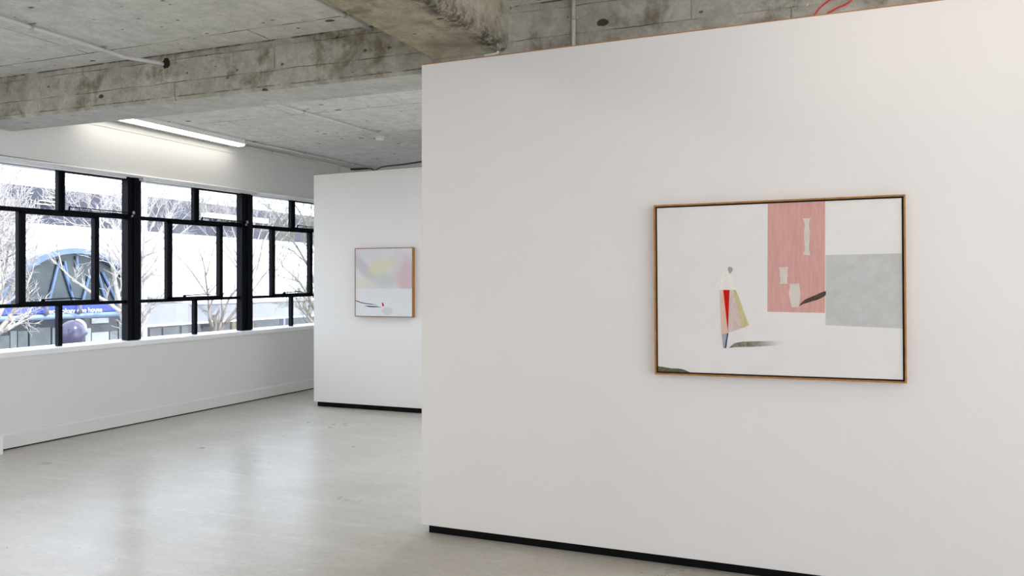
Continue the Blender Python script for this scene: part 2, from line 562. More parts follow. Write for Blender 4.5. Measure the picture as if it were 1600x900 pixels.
def window(n, ya, yb, um, label):
    """um: the bay's inner verticals as (y0,y1): upper, middle left, middle right, lower"""
    root = empty('window_%d' % n, (XG, (ya + yb) / 2, zsill((ya + yb) / 2)), label, None, None, 'structure')
    up, ml, mr, lo = um
    T = tran[0]
    zb = lambda y: zsill(y) + .006
    zt = lambda y: zhead(y) - .046
    off = lambda f, d: (lambda y: f(y) + d)
    f = MB()
    bar(f, ya, yb, off(T, -.020), off(T, .020), x1=-7.03)
    bar(f, ya, yb, off(lowr, -.017), off(lowr, .017), x1=-7.03)
    bar(f, ya, yb, off(zt, -.002), off(zt, .02), x1=-7.035)
    bar(f, ya, yb, off(zb, -.02), off(zb, -.003), x1=-7.045)
    bar(f, ya - .01, ya + .012, zb, zt, x1=-7.035); bar(f, yb - .020, yb + .01, zb, zt, x1=-7.035)
    bar(f, *up, T, zt); bar(f, *ml, lowr, T); bar(f, *mr, lowr, T); bar(f, *lo, zb, lowr)
    f.build('window_frame', M['steel'], root)
    # opening lights
    c = MB()
    bar(c, up[1] - .015, yb - .012, off(T, -.004), off(T, .026), -7.07, -7.018)
    bar(c, up[1] - .015, yb - .012, off(zt, -.016), off(zt, -.002), -7.07, -7.022)
    bar(c, up[1] - .012, up[1] + .012, off(T, 0), off(zt, -.004), -7.07, -7.022)
    bar(c, yb - .034, yb - .006, off(T, 0), off(zt, -.004), -7.07, -7.022)
    c.build('top_hung_sash', M['steel'], root)
    c = MB()
    bar(c, ml[0] + .006, mr[1] - .006, off(lowr, .006), off(lowr, .034), -7.07, -7.018)
    bar(c, ml[0] + .006, mr[1] - .006, off(T, -.036), off(T, -.006), -7.07, -7.018)
    bar(c, ml[0] + .006, ml[1] + .004, off(lowr, .01), off(T, -.01), -7.07, -7.018)
    bar(c, mr[0] - .004, mr[1] - .006, off(lowr, .01), off(T, -.01), -7.07, -7.018)
    c.build('middle_sash', M['steel'], root)
    g = MB()
    bar(g, ya, yb, zb, zt, -7.057, -7.053)
    g.build('pane', M['glass'], root)
    # casement stay on the upper sash: arm, slide, peg
    z0 = lambda y: T(y) + .045
    s_ = MB()
    a, e = up[1] + .05, yb + .02
    s_.tube([(-7.012, a, z0(a) + .012), (-7.0, (a + e) / 2, z0((a + e) / 2) + .004), (-6.992, e, z0(e))], .0055, 6)
    s_.tube([(-7.018, a, T(a) + .02), (-7.012, a, z0(a) + .02)], .008, 6)
    s_.tube([(-7.010, a + .1, z0(a) - .008), (-6.99, e - .02, z0(e) - .022)], .004, 6)
    st = s_.build('window_stay', M['steel'], root)
    k = MB().lathe([(.004, -.02), (.014, -.014), (.017, 0), (.012, .012), (.004, .02)], (-6.985, e, z0(e)), 12)
    k.lathe([(.004, -.014), (.011, -.01), (.012, .006), (.004, .012)], (-6.985, e - .018, z0(e) - .034), 12)
    k.lathe([(.004, -.012), (.010, -.008), (.010, .006), (.004, .012)], (-7.0, (a + e) / 2, z0((a + e) / 2) + .004), 10)
    tag(k.build('peg', M['chrome'], st), 'bright worn metal peg of the stay')
    # handle and stay of the middle sash
    h = MB()
    hy = ml[1] + (mr[0] - ml[1]) * .22
    z1 = lambda y: lowr(y) + .036
    h.lathe([(.006, -.012), (.018, -.006), (.018, .010), (.008, .022)], (-7.0, hy, z1(hy)), 12)
    h.tube([(-7.0, hy, z1(hy) + .012), (-6.985, hy + .10, z1(hy) + .016), (-6.99, hy + .3, z1(hy) + .024), (-7.01, hy + .42, z1(hy) + .012)], .006, 6)
    h.build('sash_handle', M['steel'], root)
    return root


def bay(us, n, label, ya=None, yb=None):
    (pa, pb) = us[0], us[1]
    return window(n, pa, pb, us[2:], label)


B1 = (4.857, yat(199.5), (yat(89.5), yat(97.5)), (yat(27.5), yat(36.5)), (yat(145.5), yat(152.8)), (yat(89.5), yat(96)))
B2 = (yat(218), yat(378.5), (yat(301.8), yat(307.6)), (yat(259.8), yat(266.3)), (yat(340.8), yat(346.2)), (yat(302.5), yat(307)))
B3 = (yat(393), yat(393) + 1.60, (yat(453.5), yat(458.3)), (yat(423), yat(427.2)), (yat(482), yat(486.5)), (yat(453.8), yat(457)))
w1 = bay(B1, 1, 'black steel window bay at the left edge of the photo with the blue sign seen through it')
w2 = bay(B2, 2, 'middle black steel window bay between the two heavy dark posts')
w3 = bay(B3, 3, 'black steel window bay partly hidden by the far partition')
# the row goes on out of frame, towards the viewer
for i, (n, d) in enumerate(((4, -1.768), (5, -3.536))):
    c = copy_tree(w1, (0, d, d * .009))
    c.name = 'window_%d' % n
    c['label'] = ('black steel window bay just out of frame to the left', 'black steel window bay nearest the viewer, out of frame')[i]


# heavy posts between the bays
def post(u0, u1, label, ya=None, yb=None):
    xf = -6.998
    ya = ya if ya is not None else onx(u0, 400, xf).y
    yb = yb if yb is not None else onx(u1, 400, xf).y
    m = MB()
    m.box(-7.09, xf - .012, ya + .006, yb - .03, .87, 2.60)
    m.box(-7.09, xf, yb - .07, yb, .87, 2.60)
    m.box(-7.09, xf - .002, ya, ya + .022, .87, 2.60)
    return m


for i, (u0, u1, ya, yb, lab) in enumerate(((200.2, 217.6, None, None, 'heavy black steel post between the first two windows'),
                                           (378.6, 392.6, None, None, 'heavy black steel post between the second and third windows'),
                                           (0, 0, 4.70, 4.857, 'heavy black steel post just left of the frame'),
                                           (0, 0, 2.93, 3.09, 'heavy black steel post out of frame towards the viewer'),
                                           (0, 0, B3[1], B3[1] + .12, 'heavy black steel post hidden behind the far partition'),
                                           (0, 0, 1.17, 1.32, 'black steel post ending the window row near the viewer'))):
    struct(post(u0, u1, lab, ya, yb), 'trim_%d' % (i + 4), M['steel'], lab, .002)

# small white blind brackets under the head trim
for i, u in enumerate((228, 404)):
    y = onx(u, 300, -6.95).y
    m = MB().box(-7.0, -6.955, y - .03, y + .03, zhead(y) - .047, zhead(y) - .020)
    m.tube([(-6.966, y, zhead(y) - .045), (-6.966, y, zhead(y) - .062)], .008, 8)
    o = m.build('blind_bracket', M['plastic'])
    tag(o, ('small white bracket under the head trim, right of the first heavy post',
            'small white bracket under the head trim, right of the second heavy post')[i], 'bracket', 'white blind brackets')

# ------------------------------------------------------------------ pipes and wiring
def clip(parent, p, axis, r):
    """saddle clip round a conduit at p; axis 'x','y' or 'z' of the run"""
    m = MB()
    p = Vector(p)
    d = Vector((axis == 'x', axis == 'y', axis == 'z')) * .009
    m.tube([p - d, p + d], r + .004, 12)
    q = Vector((0, 0, 1)) if axis != 'z' else Vector((0, 1, 0))
    s_ = Vector((0, 1, 0)) if axis == 'x' else Vector((1, 0, 0))
    c0 = p + q * (r + .001)
    e1 = s_ * (r + .016); e2 = d; e3 = q * .004
    m.hexa([c0 - e1 - e2 - e3, c0 + e1 - e2 - e3, c0 + e1 + e2 - e3, c0 - e1 + e2 - e3,
            c0 - e1 - e2 + e3, c0 + e1 - e2 + e3, c0 + e1 + e2 + e3, c0 - e1 + e2 + e3])
    return m.build('saddle_clip', M['clip'], parent)


def conduit(pts, r, label, clips=(), mat='conduit', name='conduit_pipe'):
    e = empty(name, pts[0], label, 'pipe', None)
    MB().tube(pts, r, 14).build('pipe', M[mat], e)
    for p, ax in clips:
        clip(e, p, ax, r)
    return e


R1 = .0135
xc = -5.0
h1 = ony(258, 100, YBM)
c1 = conduit([(xc, YN, 3.178), (xc, 4.26, 3.178), (xc + .01, 4.36, 3.172), (xc + .08, 4.47, 3.145), (h1.x - .03, YBM - .02, h1.z + .006), (h1.x, YBM + .05, h1.z - .01)], R1,
             'white ceiling conduit at far left bending into a hole in the beam',
             [((xc, 3.78, 3.178), 'y'), ((xc, 4.34, 3.176), 'y'), ((xc, 1.5, 3.178), 'y')])
# the knocked-out hole: a dark ragged plug with a broken rim
m = MB()
random.seed(4)
ring = [Vector((h1.x + .012 + (.034 + .008 * random.random()) * math.cos(a), YBM - .0015, h1.z + .004 + (.034 + .010 * random.random()) * math.sin(a))) for a in [2 * math.pi * k / 16 for k in range(16)]]
m.prism(ring, (0, .003, 0))
tag(m.build('beam_hole', M['hole']), 'dark ragged hole in the beam where the left conduit enters', 'hole')
c2 = conduit([(-2.95, YN, 3.178), (-2.95, 4.52, 3.178), (-2.945, YBM + .04, 3.17)], R1,
             'white conduit on the ceiling beside the stained cross beam', [((-2.95, 4.36, 3.178), 'y'), ((-2.95, 1.9, 3.178), 'y')])
c3 = conduit([(-5.03, 5.08, 3.180), (-5.03, 6.6, 3.180), (-5.0, 7.3, 3.181), (-4.97, 8.05, 3.183)], .011,
             'thin pale conduit on the far ceiling leading to the smoke detector', [((-5.025, 6.72, 3.180), 'y'), ((-4.99, 7.75, 3.182), 'y')], 'conduit')
pA = [onz(384, 221, 3.18), onz(578, 262, 3.18)]
c4 = conduit([pA[0], pA[0].lerp(pA[1], .5), pA[1]], .013, 'grey ceiling conduit running on from the lit batten, farther from the window wall',
             [(pA[0].lerp(pA[1], .42), 'y'), (pA[0].lerp(pA[1], .85), 'y')], 'greyconduit')
zB = 3.165
pB = [onz(372, 227.5, zB), onz(530.5, 259.5, zB)]
c5 = conduit([pB[0], pB[0].lerp(pB[1], .5), pB[1] - Vector((0, .03, 0)), pB[1] + Vector((0, 0, -.03)), pB[1] + Vector((-.0, .0, -.30))], .013,
             'grey conduit hugging the window wall that turns down behind the far partition',
             [(pB[0].lerp(pB[1], .3), 'y')], 'greyconduit')
vx = ony(896, 30, YBM - .016).x
c6 = conduit([(vx, YBM - .016, ZC), (vx, YBM - .016, 2.2)], .0125, 'upright white conduit on the beam above the foreground partition',
             [((vx, YBM - .016, ony(896, 28, YBM - .016).z), 'z')], 'conduit')
# little white elbow under the cross beam just above the partition
ye = YP1 + .03
e0, e1, e2 = ony(757, 87.2, ye), ony(772, 84.6, ye), ony(779, 80.5, ye)
m = MB().tube([e0, e0.lerp(e1, .5), e1, e1.lerp(e2, .6) + Vector((.002, 0, -.003)), e2], .0075, 8)
tag(m.build('cable_elbow', M['plastic']), 'short white cable elbow on top of the foreground partition below the stained cross beam', 'cable')
# red cable loops behind the partition top
ry = YBM - .02
def redpt(u, v, y=ry): return ony(u, v, y)
m = MB()
zt1 = 2.78
m.tube([redpt(u, v) for u, v in ((1262, 40), (1271, 25), (1280, 13), (1288, 6), (1297, -.5), (1310, -7), (1322, -8), (1331, -4), (1331, 0), (1326, 4), (1318, 8), (1308, 12), (1294, 20), (1270, 38))], .0042, 8)
tag(m.build('red_cable', M['redcable']), 'red cable looping on the beam above the foreground partition', 'cable')
pp = ony(1262, 8, YBM)
m = MB().tube([(pp.x, YBM + .002, pp.z), (pp.x, YBM - .006, pp.z)], .0055, 12)
m.tube([(pp.x, YBM - .005, pp.z), (pp.x, YBM - .012, pp.z)], .0035, 10)
tag(m.build('anchor_plug', M['plastic']), 'tiny white anchor plug in the beam left of the red cable', 'plug')
# black cable over the far partition
bk = MB()
yk = YB - .03
def keep(p): return Vector((max(p.x, XW + .03), min(p.y, YB - .02), min(p.z, ZC - .014)))
bk.tube([keep(ony(u, v, y)) for u, v, y in ((548, 264.5, yk), (562, 264.2, yk), (578, 263, yk), (586, 266, 10.2), (589, 264.5, 9.9), (596, 261.2, 9.6), (606, 259.4, 9.4), (630, 257, 9.2), (660, 252.5, 9.0), (690, 249, 9.0))], .011, 8)
tag(bk.build('black_cable', M['blackcable']), 'black cable draped over the top of the far partition', 'cable')

# smoke detector
pd = onz(593.5, 215.5, 3.185)
e = empty('smoke_detector', (pd.x, pd.y, ZC), 'round white smoke detector on the far ceiling', 'smoke detector')
MB().lathe([(.058, 0), (.058, -.010), (.052, -.014)], (pd.x, pd.y, ZC), 32).build('mounting_plate', M['plastic'], e)
MB().lathe([(.050, -.014), (.050, -.030), (.040, -.042), (.018, -.048), (.002, -.048)], (pd.x, pd.y, ZC), 32).build('sensor_head', M['plastic'], e)
for k in range(10):
    m = MB()
    a = 2 * math.pi * k / 10
    c, s_ = math.cos(a), math.sin(a)
    m.tube([(pd.x + .0505 * c, pd.y + .0505 * s_, ZC - .018), (pd.x + .0505 * c, pd.y + .0505 * s_, ZC - .028)], .004, 6)
    m.build('vent_slot', M['clip'], e)


# ------------------------------------------------------------------ batten lights
def batten(x, y0, y1, label, zc=ZC, lamp='fill_warm'):
    e = empty('batten_light', (x, (y0 + y1) / 2, zc), label, 'ceiling light', 'batten ceiling lights')
    W, zt, zl_ = .078, zc - .050, zc - .070
    MB().prism([(x - W, y0, zc), (x + W, y0, zc), (x + W, y0, zt), (x - W, y0, zt)], (0, y1 - y0, 0)).build('housing', M['fixture'], e, .002)
    MB().prism([(x - W + .014, y0 + .012, zt), (x + W - .012, y0 + .012, zt), (x + W - .016, y0 + .012, zt - .010), (x + W - .034, y0 + .012, zl_),
                (x - W + .034, y0 + .012, zl_), (x - W + .016, y0 + .012, zt - .010)], (0, y1 - y0 - .024, 0)).build('diffuser', M[lamp], e)
    for ya in (y0, y1 - .012):
        m = MB().prism([(x - W + .010, ya, zt + .001), (x + W - .008, ya, zt + .001), (x + W - .012, ya, zt - .011), (x + W - .032, ya, zl_ - .003), (x - W + .032, ya, zl_ - .003), (x - W + .012, ya, zt - .011)], (0, .012, 0))
        m.build('end_cap', M['plastic'], e)
    MB().box(x - W - .006, x - W + .004, y0, y1, zl_ - .004, zc - .004).build('side_rail', M['darkedge'], e)
    return e


batten(-6.80, 5.75, 7.88, 'long lit batten ceiling light between the concrete beam and the window wall', lamp='lamp')
# lamps past the frame edges; fill ones are added to brighten the room
batten(-3.08, .8, 2.34, 'lit batten ceiling light beside the stained cross beam, out of frame towards the viewer', lamp='lamp5')
batten(-3.08, -2.4, -.86, 'added unseen fill light behind the viewer beside the cross beam')  # added fill, brightens the room from behind the viewer
e = batten(.42, 2.73, 4.27, 'lit batten ceiling light along the foreground partition, out of frame at the top', lamp='lamp3')
e.rotation_euler = (0, 0, math.pi / 2)
e = batten(2.2, 2.73, 4.27, 'lit batten ceiling light along the foreground partition, out of frame at the top right', lamp='lamp3')
e.rotation_euler = (0, 0, math.pi / 2)
batten(.55, -1.9, -.36, 'added unseen fill light above and behind the viewer')  # added fill, unseen
batten(-6.80, 1.9, 3.44, 'added unseen fill light by the window wall, out of frame to the left')  # added fill, unseen
batten(-.9, 6.2, 7.74, 'second added fill light hidden behind the foreground partition', lamp='fill_cool')  # this and the next three are added to brighten the far bay
batten(0, 8.7, 10.24, 'added unseen fill light deep in the room behind both partitions', lamp='fill_cool')
batten(2.2, 6.6, 8.14, 'added unseen fill light in the hidden far right bay', lamp='fill_cool')
batten(-2.6, 5.9, 7.44, 'added fill light hidden behind the foreground partition', lamp='fill_cool')


# ------------------------------------------------------------------ paintings
def wood(name, a, b_):
    k = NT(name)
    co = k.coord()
    n = k.noise(k.mapping(co, (3, 3, 3)), 9, 5, .6, .8)
    k.base(k.mix(k.ramp(n, .3, .7), a, b_))
    k.rough(.42)
    return k.m


M['oak'] = wood('golden_oak_frame', srgb(150, 102, 40), srgb(176, 124, 56))
M['darkoak'] = wood('brown_oak_frame', srgb(140, 90, 40), srgb(168, 112, 46))
M['gap'] = plain('black_rebate', (.012, .011, .010, 1), .8)


def art(name, c, c2=None, scale=(6, 6, 6), amt=.5, rough=.75):
    k = NT(name)
    n = k.noise(k.mapping(k.coord(), scale), 2.2, 6, .62, .5)
    k.base(k.mix(k.ramp(n, .32, .68, 0, amt * 2 if amt < .5 else 1), c, c2 or tuple(x * .9 for x in c[:3]) + (1,)))
    k.rough(rough)
    k.p.inputs['Specular IOR Level'].default_value = .25
    return k.m


A = {}
A['ground'] = art('canvas_ground', (.79, .775, .745, 1), (.765, .75, .72, 1), (3, 3, 3))
A['pink'] = art('dusty_pink_wash', srgb(214, 166, 158), srgb(200, 150, 140), (34, 34, 4.0), .35)
A['blue'] = art('pale_blue_grey_wash', srgb(198, 200, 198), srgb(190, 190, 185), (8, 8, 8))
A['vase'] = art('bare_vase', srgb(216, 209, 200), srgb(208, 201, 192), (9, 9, 9))
A['leaf'] = art('brown_leaf', srgb(98, 82, 66), srgb(58, 48, 36), (60, 60, 60))
A['mauve'] = art('mauve_head', srgb(182, 168, 166), srgb(168, 154, 152), (40, 40, 40))
A['cape'] = art('white_cape', srgb(238, 234, 228), srgb(230, 225, 219), (20, 20, 20))
A['red'] = art('red_stripe', srgb(212, 20, 6), srgb(188, 14, 6), (40, 40, 10))
A['blush'] = art('blush_stripe', srgb(226, 194, 172), srgb(218, 184, 166), (40, 40, 12))
A['skirt'] = art('rose_grey_skirt', srgb(218, 198, 190), srgb(200, 182, 176), (40, 40, 12))
A['olive'] = art('straw_yellow_stripe', srgb(208, 196, 150), srgb(198, 184, 132), (40, 40, 12))
A['greyleg'] = art('blue_grey_leg', srgb(168, 174, 182), srgb(152, 158, 168), (40, 40, 12))
A['navy'] = art('navy_line', srgb(52, 62, 104), srgb(40, 50, 92), (40, 40, 12))
A['moss'] = art('moss_mound', srgb(120, 120, 98), srgb(70, 70, 52), (34, 34, 60))
A['indigo'] = art('indigo_edge', srgb(60, 70, 120), srgb(50, 60, 110), (34, 34, 60))


def fade_mat():
    """a brushed leaf that thins out to the right, as painted"""
    k = NT('fading_leaf_stroke')
    co = k.coord()
    x = k.add('ShaderNodeSeparateXYZ', ins={0: co}).outputs[0]
    n = k.noise(k.mapping(co, (40, 40, 70)), 2.2, 6, .62, .5)
    green = k.mix(k.ramp(n, .35, .65), srgb(96, 98, 78), srgb(150, 148, 128))
    xa, xb = ony(1178, 538, 4.262).x, ony(1226, 536, 4.262).x
    k.base(k.mix(k.ramp(x, xa - .02, xb, 0, 1), green, (.76, .745, .715, 1)))
    k.rough(.75)
    return k.m


A['stroke'] = fade_mat()


def spline(pts, n=5):
    """closed Catmull-Rom through 2-D points"""
    out = []
    L = len(pts)
    for i in range(L):
        p0, p1, p2, p3 = (pts[(i + j - 1) % L] for j in range(4))
        for s_ in range(n):
            t = s_ / n
            out.append(tuple(.5 * (2 * p1[k] + (p2[k] - p0[k]) * t + (2 * p0[k] - 5 * p1[k] + 4 * p2[k] - p3[k]) * t * t + (3 * p1[k] - p0[k] - 3 * p2[k] + p3[k]) * t ** 3) for k in (0, 1)))
    return out


def framed(name, x0, x1, z0, z1, yw, depth, fw, tilt, mats, label, art_fn, gap=.008, inset=.009):
    """floater frame; the front of the frame lies at yw - depth"""
    yf = yw - depth
    cx, cz = (x0 + x1) / 2, (z0 + z1) / 2
    e = empty(name, (cx, yw, cz), label, 'painting')
    m = MB()
    def fr(a0, a1, b0, b1): m.box(a0, a1, yf, yw - .001, b0, b1)
    # mitred frame sides
    def side(p):
        m.hexa([(p[0][0], yf, p[0][1]), (p[1][0], yf, p[1][1]), (p[1][0], yw - .001, p[1][1]), (p[0][0], yw - .001, p[0][1]),
                (p[3][0], yf, p[3][1]), (p[2][0], yf, p[2][1]), (p[2][0], yw - .001, p[2][1]), (p[3][0], yw - .001, p[3][1])])
    o_ = [(x0, z0), (x1, z0), (x1, z1), (x0, z1)]
    i_ = [(x0 + fw, z0 + fw), (x1 - fw, z0 + fw), (x1 - fw, z1 - fw), (x0 + fw, z1 - fw)]
    for k in range(4):
        q = (k + 1) % 4
        side([o_[k], o_[q], i_[q], i_[k]])
    m.build('frame', mats, e)
    MB().box(x0 + fw, x1 - fw, yf + inset + .016, yw - .002, z0 + fw, z1 - fw).build('backing', M['gap'], e)
    art_fn(e, x0 + fw + gap, x1 - fw - gap, z0 + fw + gap, z1 - fw - gap, yf + inset)
    e.rotation_euler = (0, tilt, 0)
    return e


# --- the wide painting
def art_wide(e, x0, x1, z0, z1, yc):
    c = MB()
    mats = [A['ground']]
    c.box(x0, x1, yc, yc + .02, z0, z1, 0)
    lay = [0]

    def put(pts, key, px=True):
        lay[0] += 1
        if A[key] not in mats:
            mats.append(A[key])
        y = yc - .00012 * lay[0]
        P = []
        for u, v in pts:
            q = ony(u, v, yc)
            # undo the frame's slight lean, clip to the canvas
            dx, dz = q.x - e.location.x, q.z - e.location.z
            q = Vector((e.location.x + dx - dz * math.sin(TILT1), y, e.location.z + dz + dx * math.sin(TILT1)))
            P.append(Vector((min(max(q.x, x0 + .0005), x1 - .0005), y, min(max(q.z, z0 + .0005), z1 - .0005))))
        c.poly(P, mats.index(A[key]))

    put([(1199.5, 300), (1289.3, 300), (1289, 489), (1199, 487)], 'pink')
    put([(1290, 398.5), (1425, 395.5), (1425, 513.5), (1290, 508)], 'blue')
    v1 = [(1254, 341.3), (1266.6, 341), (1264.6, 346), (1263.8, 352), (1265.4, 362), (1265.2, 374), (1264, 386), (1264.6, 393), (1266.4, 398.6), (1254.7, 398.6), (1257, 393), (1257.6, 386), (1256.5, 374), (1256.3, 362), (1257.4, 352), (1256.4, 346)]
    put(v1, 'vase')
    put([(1217, 417.6), (1231.6, 417), (1230.2, 424), (1231, 430), (1229.8, 436), (1230, 440.5), (1231, 443.5), (1217.4, 443.5), (1219, 440.5), (1219.6, 436), (1217.8, 430), (1218.4, 424)], 'vase')
    put([(1234, 443.4), (1249, 443.2), (1249.4, 449), (1250.8, 457), (1250.2, 466), (1248.2, 480), (1237.2, 480), (1233.6, 466), (1232.2, 457), (1233.8, 449)], 'vase')
    put([(1248.2, 478.8), (1252, 473), (1258.5, 467.7), (1267, 464), (1275.6, 460.4), (1283, 457), (1289.6, 455), (1289.6, 462), (1283, 466), (1275.6, 469), (1268, 471), (1261, 473.2), (1254, 475.5)], 'leaf')
    put([(1288.6, 455.6), (1290.6, 454.8), (1290.6, 460.5), (1288.6, 462)], 'indigo')
    put(spline([(1137.2, 419), (1141, 416.6), (1144.8, 419.5), (1144.4, 423), (1141, 427.6), (1138.2, 424)], 4), 'mauve')
    put([(1130, 426.3), (1133.5, 424.8), (1137.5, 425.4), (1141, 431), (1144, 438), (1146.4, 445), (1152.6, 452.4), (1117.4, 452.8), (1119.5, 446), (1121.2, 437.5), (1125, 431)], 'cape')
    put([(1124.6, 453.4), (1130.2, 453.2), (1137.6, 520.6), (1127.4, 523)], 'blush')
    put([(1139.8, 453), (1146.2, 453), (1160, 512.4), (1137.2, 520.6)], 'skirt')
    put([(1145.8, 453), (1149.2, 453), (1153, 460.5), (1159, 477.5), (1164, 492), (1170.4, 508.2), (1160, 512.6), (1152, 478)], 'olive')
    put([(1130, 453), (1140, 453), (1138.6, 490), (1137.4, 519.4), (1134.4, 492)], 'red')
    put([(1128, 522.6), (1138, 520.4), (1135, 543.8), (1130.2, 543.8)], 'greyleg')
    put([(1136.2, 521), (1138.4, 520.4), (1136.6, 531), (1134.6, 543.8), (1132.4, 543.8), (1134.6, 531)], 'navy')
    put([(1139, 543.7), (1143, 540), (1147, 536.6), (1153, 535), (1162, 533.8), (1175, 533.4), (1190, 533), (1206, 532.8), (1226, 532.6), (1223, 538), (1206, 540), (1190, 541), (1175, 541.8), (1162, 542), (1150, 542.4)], 'stroke')
    put([(1020, 571.6), (1030, 572.6), (1037, 573.4), (1047, 575.2), (1060.5, 575.8), (1067, 577), (1071, 578.4), (1078, 582.6), (1082, 588), (1020, 588)], 'moss')
    c.build('canvas', mats, e)


TILT1 = -.0075
D1 = .042
fa, fb, fc, fd = ony(1021.6, 321.6, YP1 - D1), ony(1415.8, 302.6, YP1 - D1), ony(1415.8, 600, YP1 - D1), ony(1022.6, 584, YP1 - D1)
framed('framed_painting', (fa.x + fd.x) / 2, (fb.x + fc.x) / 2, (fc.z + fd.z) / 2, (fa.z + fb.z) / 2, YP1, D1, .0078, TILT1, M['oak'],
       'wide pale painting with pink and grey rectangles in a thin gold frame', art_wide)


# --- the small square painting
def wash_mat(x0, x1, z0, z1, yc):
    k = NT('watercolour_wash')
    co = k.coord()
    sp = k.add('ShaderNodeSeparateXYZ', ins={0: co})
    # unit square coordinates
    s_ = k.math('DIVIDE', k.math('SUBTRACT', sp.outputs[0], x0), x1 - x0)
    t = k.math('DIVIDE', k.math('SUBTRACT', sp.outputs[2], z0), z1 - z0)
    nz = k.noise(k.mapping(co, (1, 1, 1)), 5, 5, .6, 1.0)
    ox = k.math('MULTIPLY', k.math('SUBTRACT', nz, .5), .22)
    s2, t2 = k.math('ADD', s_, ox), k.math('SUBTRACT', t, ox)
    col = srgb(220, 218, 218)

    def blob(col, cx, cy, rx, ry, c, amt, rot=0.0):
        dx, dy = k.math('SUBTRACT', s2, cx), k.math('SUBTRACT', t2, cy)
        ca, sa = math.cos(rot), math.sin(rot)
        ex = k.math('DIVIDE', k.math('ADD', k.math('MULTIPLY', dx, ca), k.math('MULTIPLY', dy, sa)), rx)
        ey = k.math('DIVIDE', k.math('SUBTRACT', k.math('MULTIPLY', dy, ca), k.math('MULTIPLY', dx, sa)), ry)
        d = k.math('SQRT', k.math('ADD', k.math('MULTIPLY', ex, ex), k.math('MULTIPLY', ey, ey)))
        return k.mix(k.ramp(d, .3, 1.05, amt * .72, 0), col, c)

    col = blob(col, .25, .98, .45, .22, srgb(206, 204, 210), .7)
    col = blob(col, .92, .55, .30, .60, srgb(206, 168, 172), .95, .35)
    col = blob(col, .80, .85, .12, .40, srgb(216, 214, 218), .7, -.45)
    col = blob(col, .14, .72, .42, .13, srgb(188, 180, 192), .9, -.75)
    col = blob(col, .52, .53, .30, .16, srgb(190, 194, 184), .85)
    col = blob(col, .45, .74, .36, .17, srgb(216, 208, 160), .95, .3)
    col = blob(col, .12, .47, .28, .14, srgb(216, 212, 188), .9)
    col = blob(col, .33, .45, .18, .10, srgb(212, 204, 210), .6)
    # the plain lower ground, with its soft edge line
    edge = k.ramp(k.math('SUBTRACT', t, k.math('MULTIPLY', k.math('SUBTRACT', nz, .5), .012)), .402, .412, 0, 1)
    col = k.mix(edge, srgb(222, 222, 222), col)
    dx, dy = k.math('DIVIDE', k.math('SUBTRACT', s_, .57), .10), k.math('DIVIDE', k.math('SUBTRACT', t, .075), .062)
    d = k.math('SQRT', k.math('ADD', k.math('MULTIPLY', dx, dx), k.math('MULTIPLY', dy, dy)))
    col = k.mix(k.ramp(d, .85, 1.05, .55, 0), col, srgb(196, 198, 198))
    k.base(col)
    k.rough(.75)
    k.p.inputs['Specular IOR Level'].default_value = .25
    return k.m


def art_small(e, x0, x1, z0, z1, yc):
    c = MB()
    mats = [wash_mat(x0, x1, z0, z1, yc), A['moss'], A['red'], A['navy']]
    W, H = x1 - x0, z1 - z0
    c.box(x0, x1, yc, yc + .02, z0, z1, 0)
    n = [0]

    def put(pts, mi):
        n[0] += 1
        c.poly([(x0 + a * W, yc - .0002 * n[0], z0 + b_ * H) for a, b_ in pts], mi)

    put([(.0, .232), (.04, .225), (.10, .205), (.18, .192), (.28, .182), (.36, .172), (.40, .163), (.34, .168), (.26, .170), (.18, .178), (.10, .190), (.04, .208), (.0, .222)], 1)
    put([(.15, .150), (.22, .152), (.30, .148), (.38, .147), (.46, .134), (.47, .128), (.40, .134), (.32, .130), (.26, .132)], 3)
    put([(.475, .20), (.49, .205), (.505, .175), (.515, .155), (.505, .148), (.485, .146), (.478, .17)], 2)
    c.build('canvas', mats, e)


D2 = .055
yf = YP2 - D2
ga, gb, gc, gd = ony(554.2, 388.0, yf), ony(644.4, 386.3, yf), ony(644.6, 495.8, yf), ony(554.4, 494.8, yf)
framed('framed_painting', (ga.x + gd.x) / 2, (gb.x + gc.x) / 2, (gc.z + gd.z) / 2, (ga.z + gb.z) / 2, YP2, D2, .0065, 0.0, M['darkoak'],
       'small square painting with yellow and pink washes in a brown wooden frame', art_small, gap=.002, inset=.004)


# ------------------------------------------------------------------ outside: the street and the far side of it
M['asphalt'] = plain('asphalt', (.22, .22, .22, 1), .9, var=.2, scale=3)
M['paving'] = plain('paving', (.36, .35, .33, 1), .85, var=.15, scale=2)
M['facade'] = plain('white_render', (.80, .81, .83, 1), .8, var=.02, scale=.7)
M['attic'] = plain('slate_cladding', (.028, .029, .046, 1), .7, var=.12, scale=1.5)
M['cream'] = plain('cream_slat', (.78, .72, .58, 1), .6)
M['archblue'] = plain('pale_blue_metal', (.085, .135, .25, 1), .45, var=.08)
M['archglass'] = plain('dark_green_glass', (.02, .03, .033, 1), .3, var=.35, scale=1.6)
M['signblue'] = plain('royal_blue_sign', (.030, .050, .29, 1), .5, var=.06)
M['signwhite'] = plain('white_lettering', (.72, .76, .85, 1), .5)
M['awnblue'] = plain('light_blue_awning_edge', (.14, .21, .34, 1), .45)
M['shopdark'] = plain('dark_shopfront', (.045, .048, .058, 1), .4, var=.2, scale=2)
M['shopglass'] = plain('shop_glass', (.10, .115, .12, 1), .12, var=.25, scale=2.5)
M['shoppale'] = plain('pale_shop_panel', (.26, .29, .29, 1), .5, var=.12, scale=3)
M['awnwhite'] = plain('white_awning', (.20, .205, .225, 1), .7, var=.04, scale=2)
M['awntop'] = plain('awning_top', (.55, .55, .57, 1), .7)
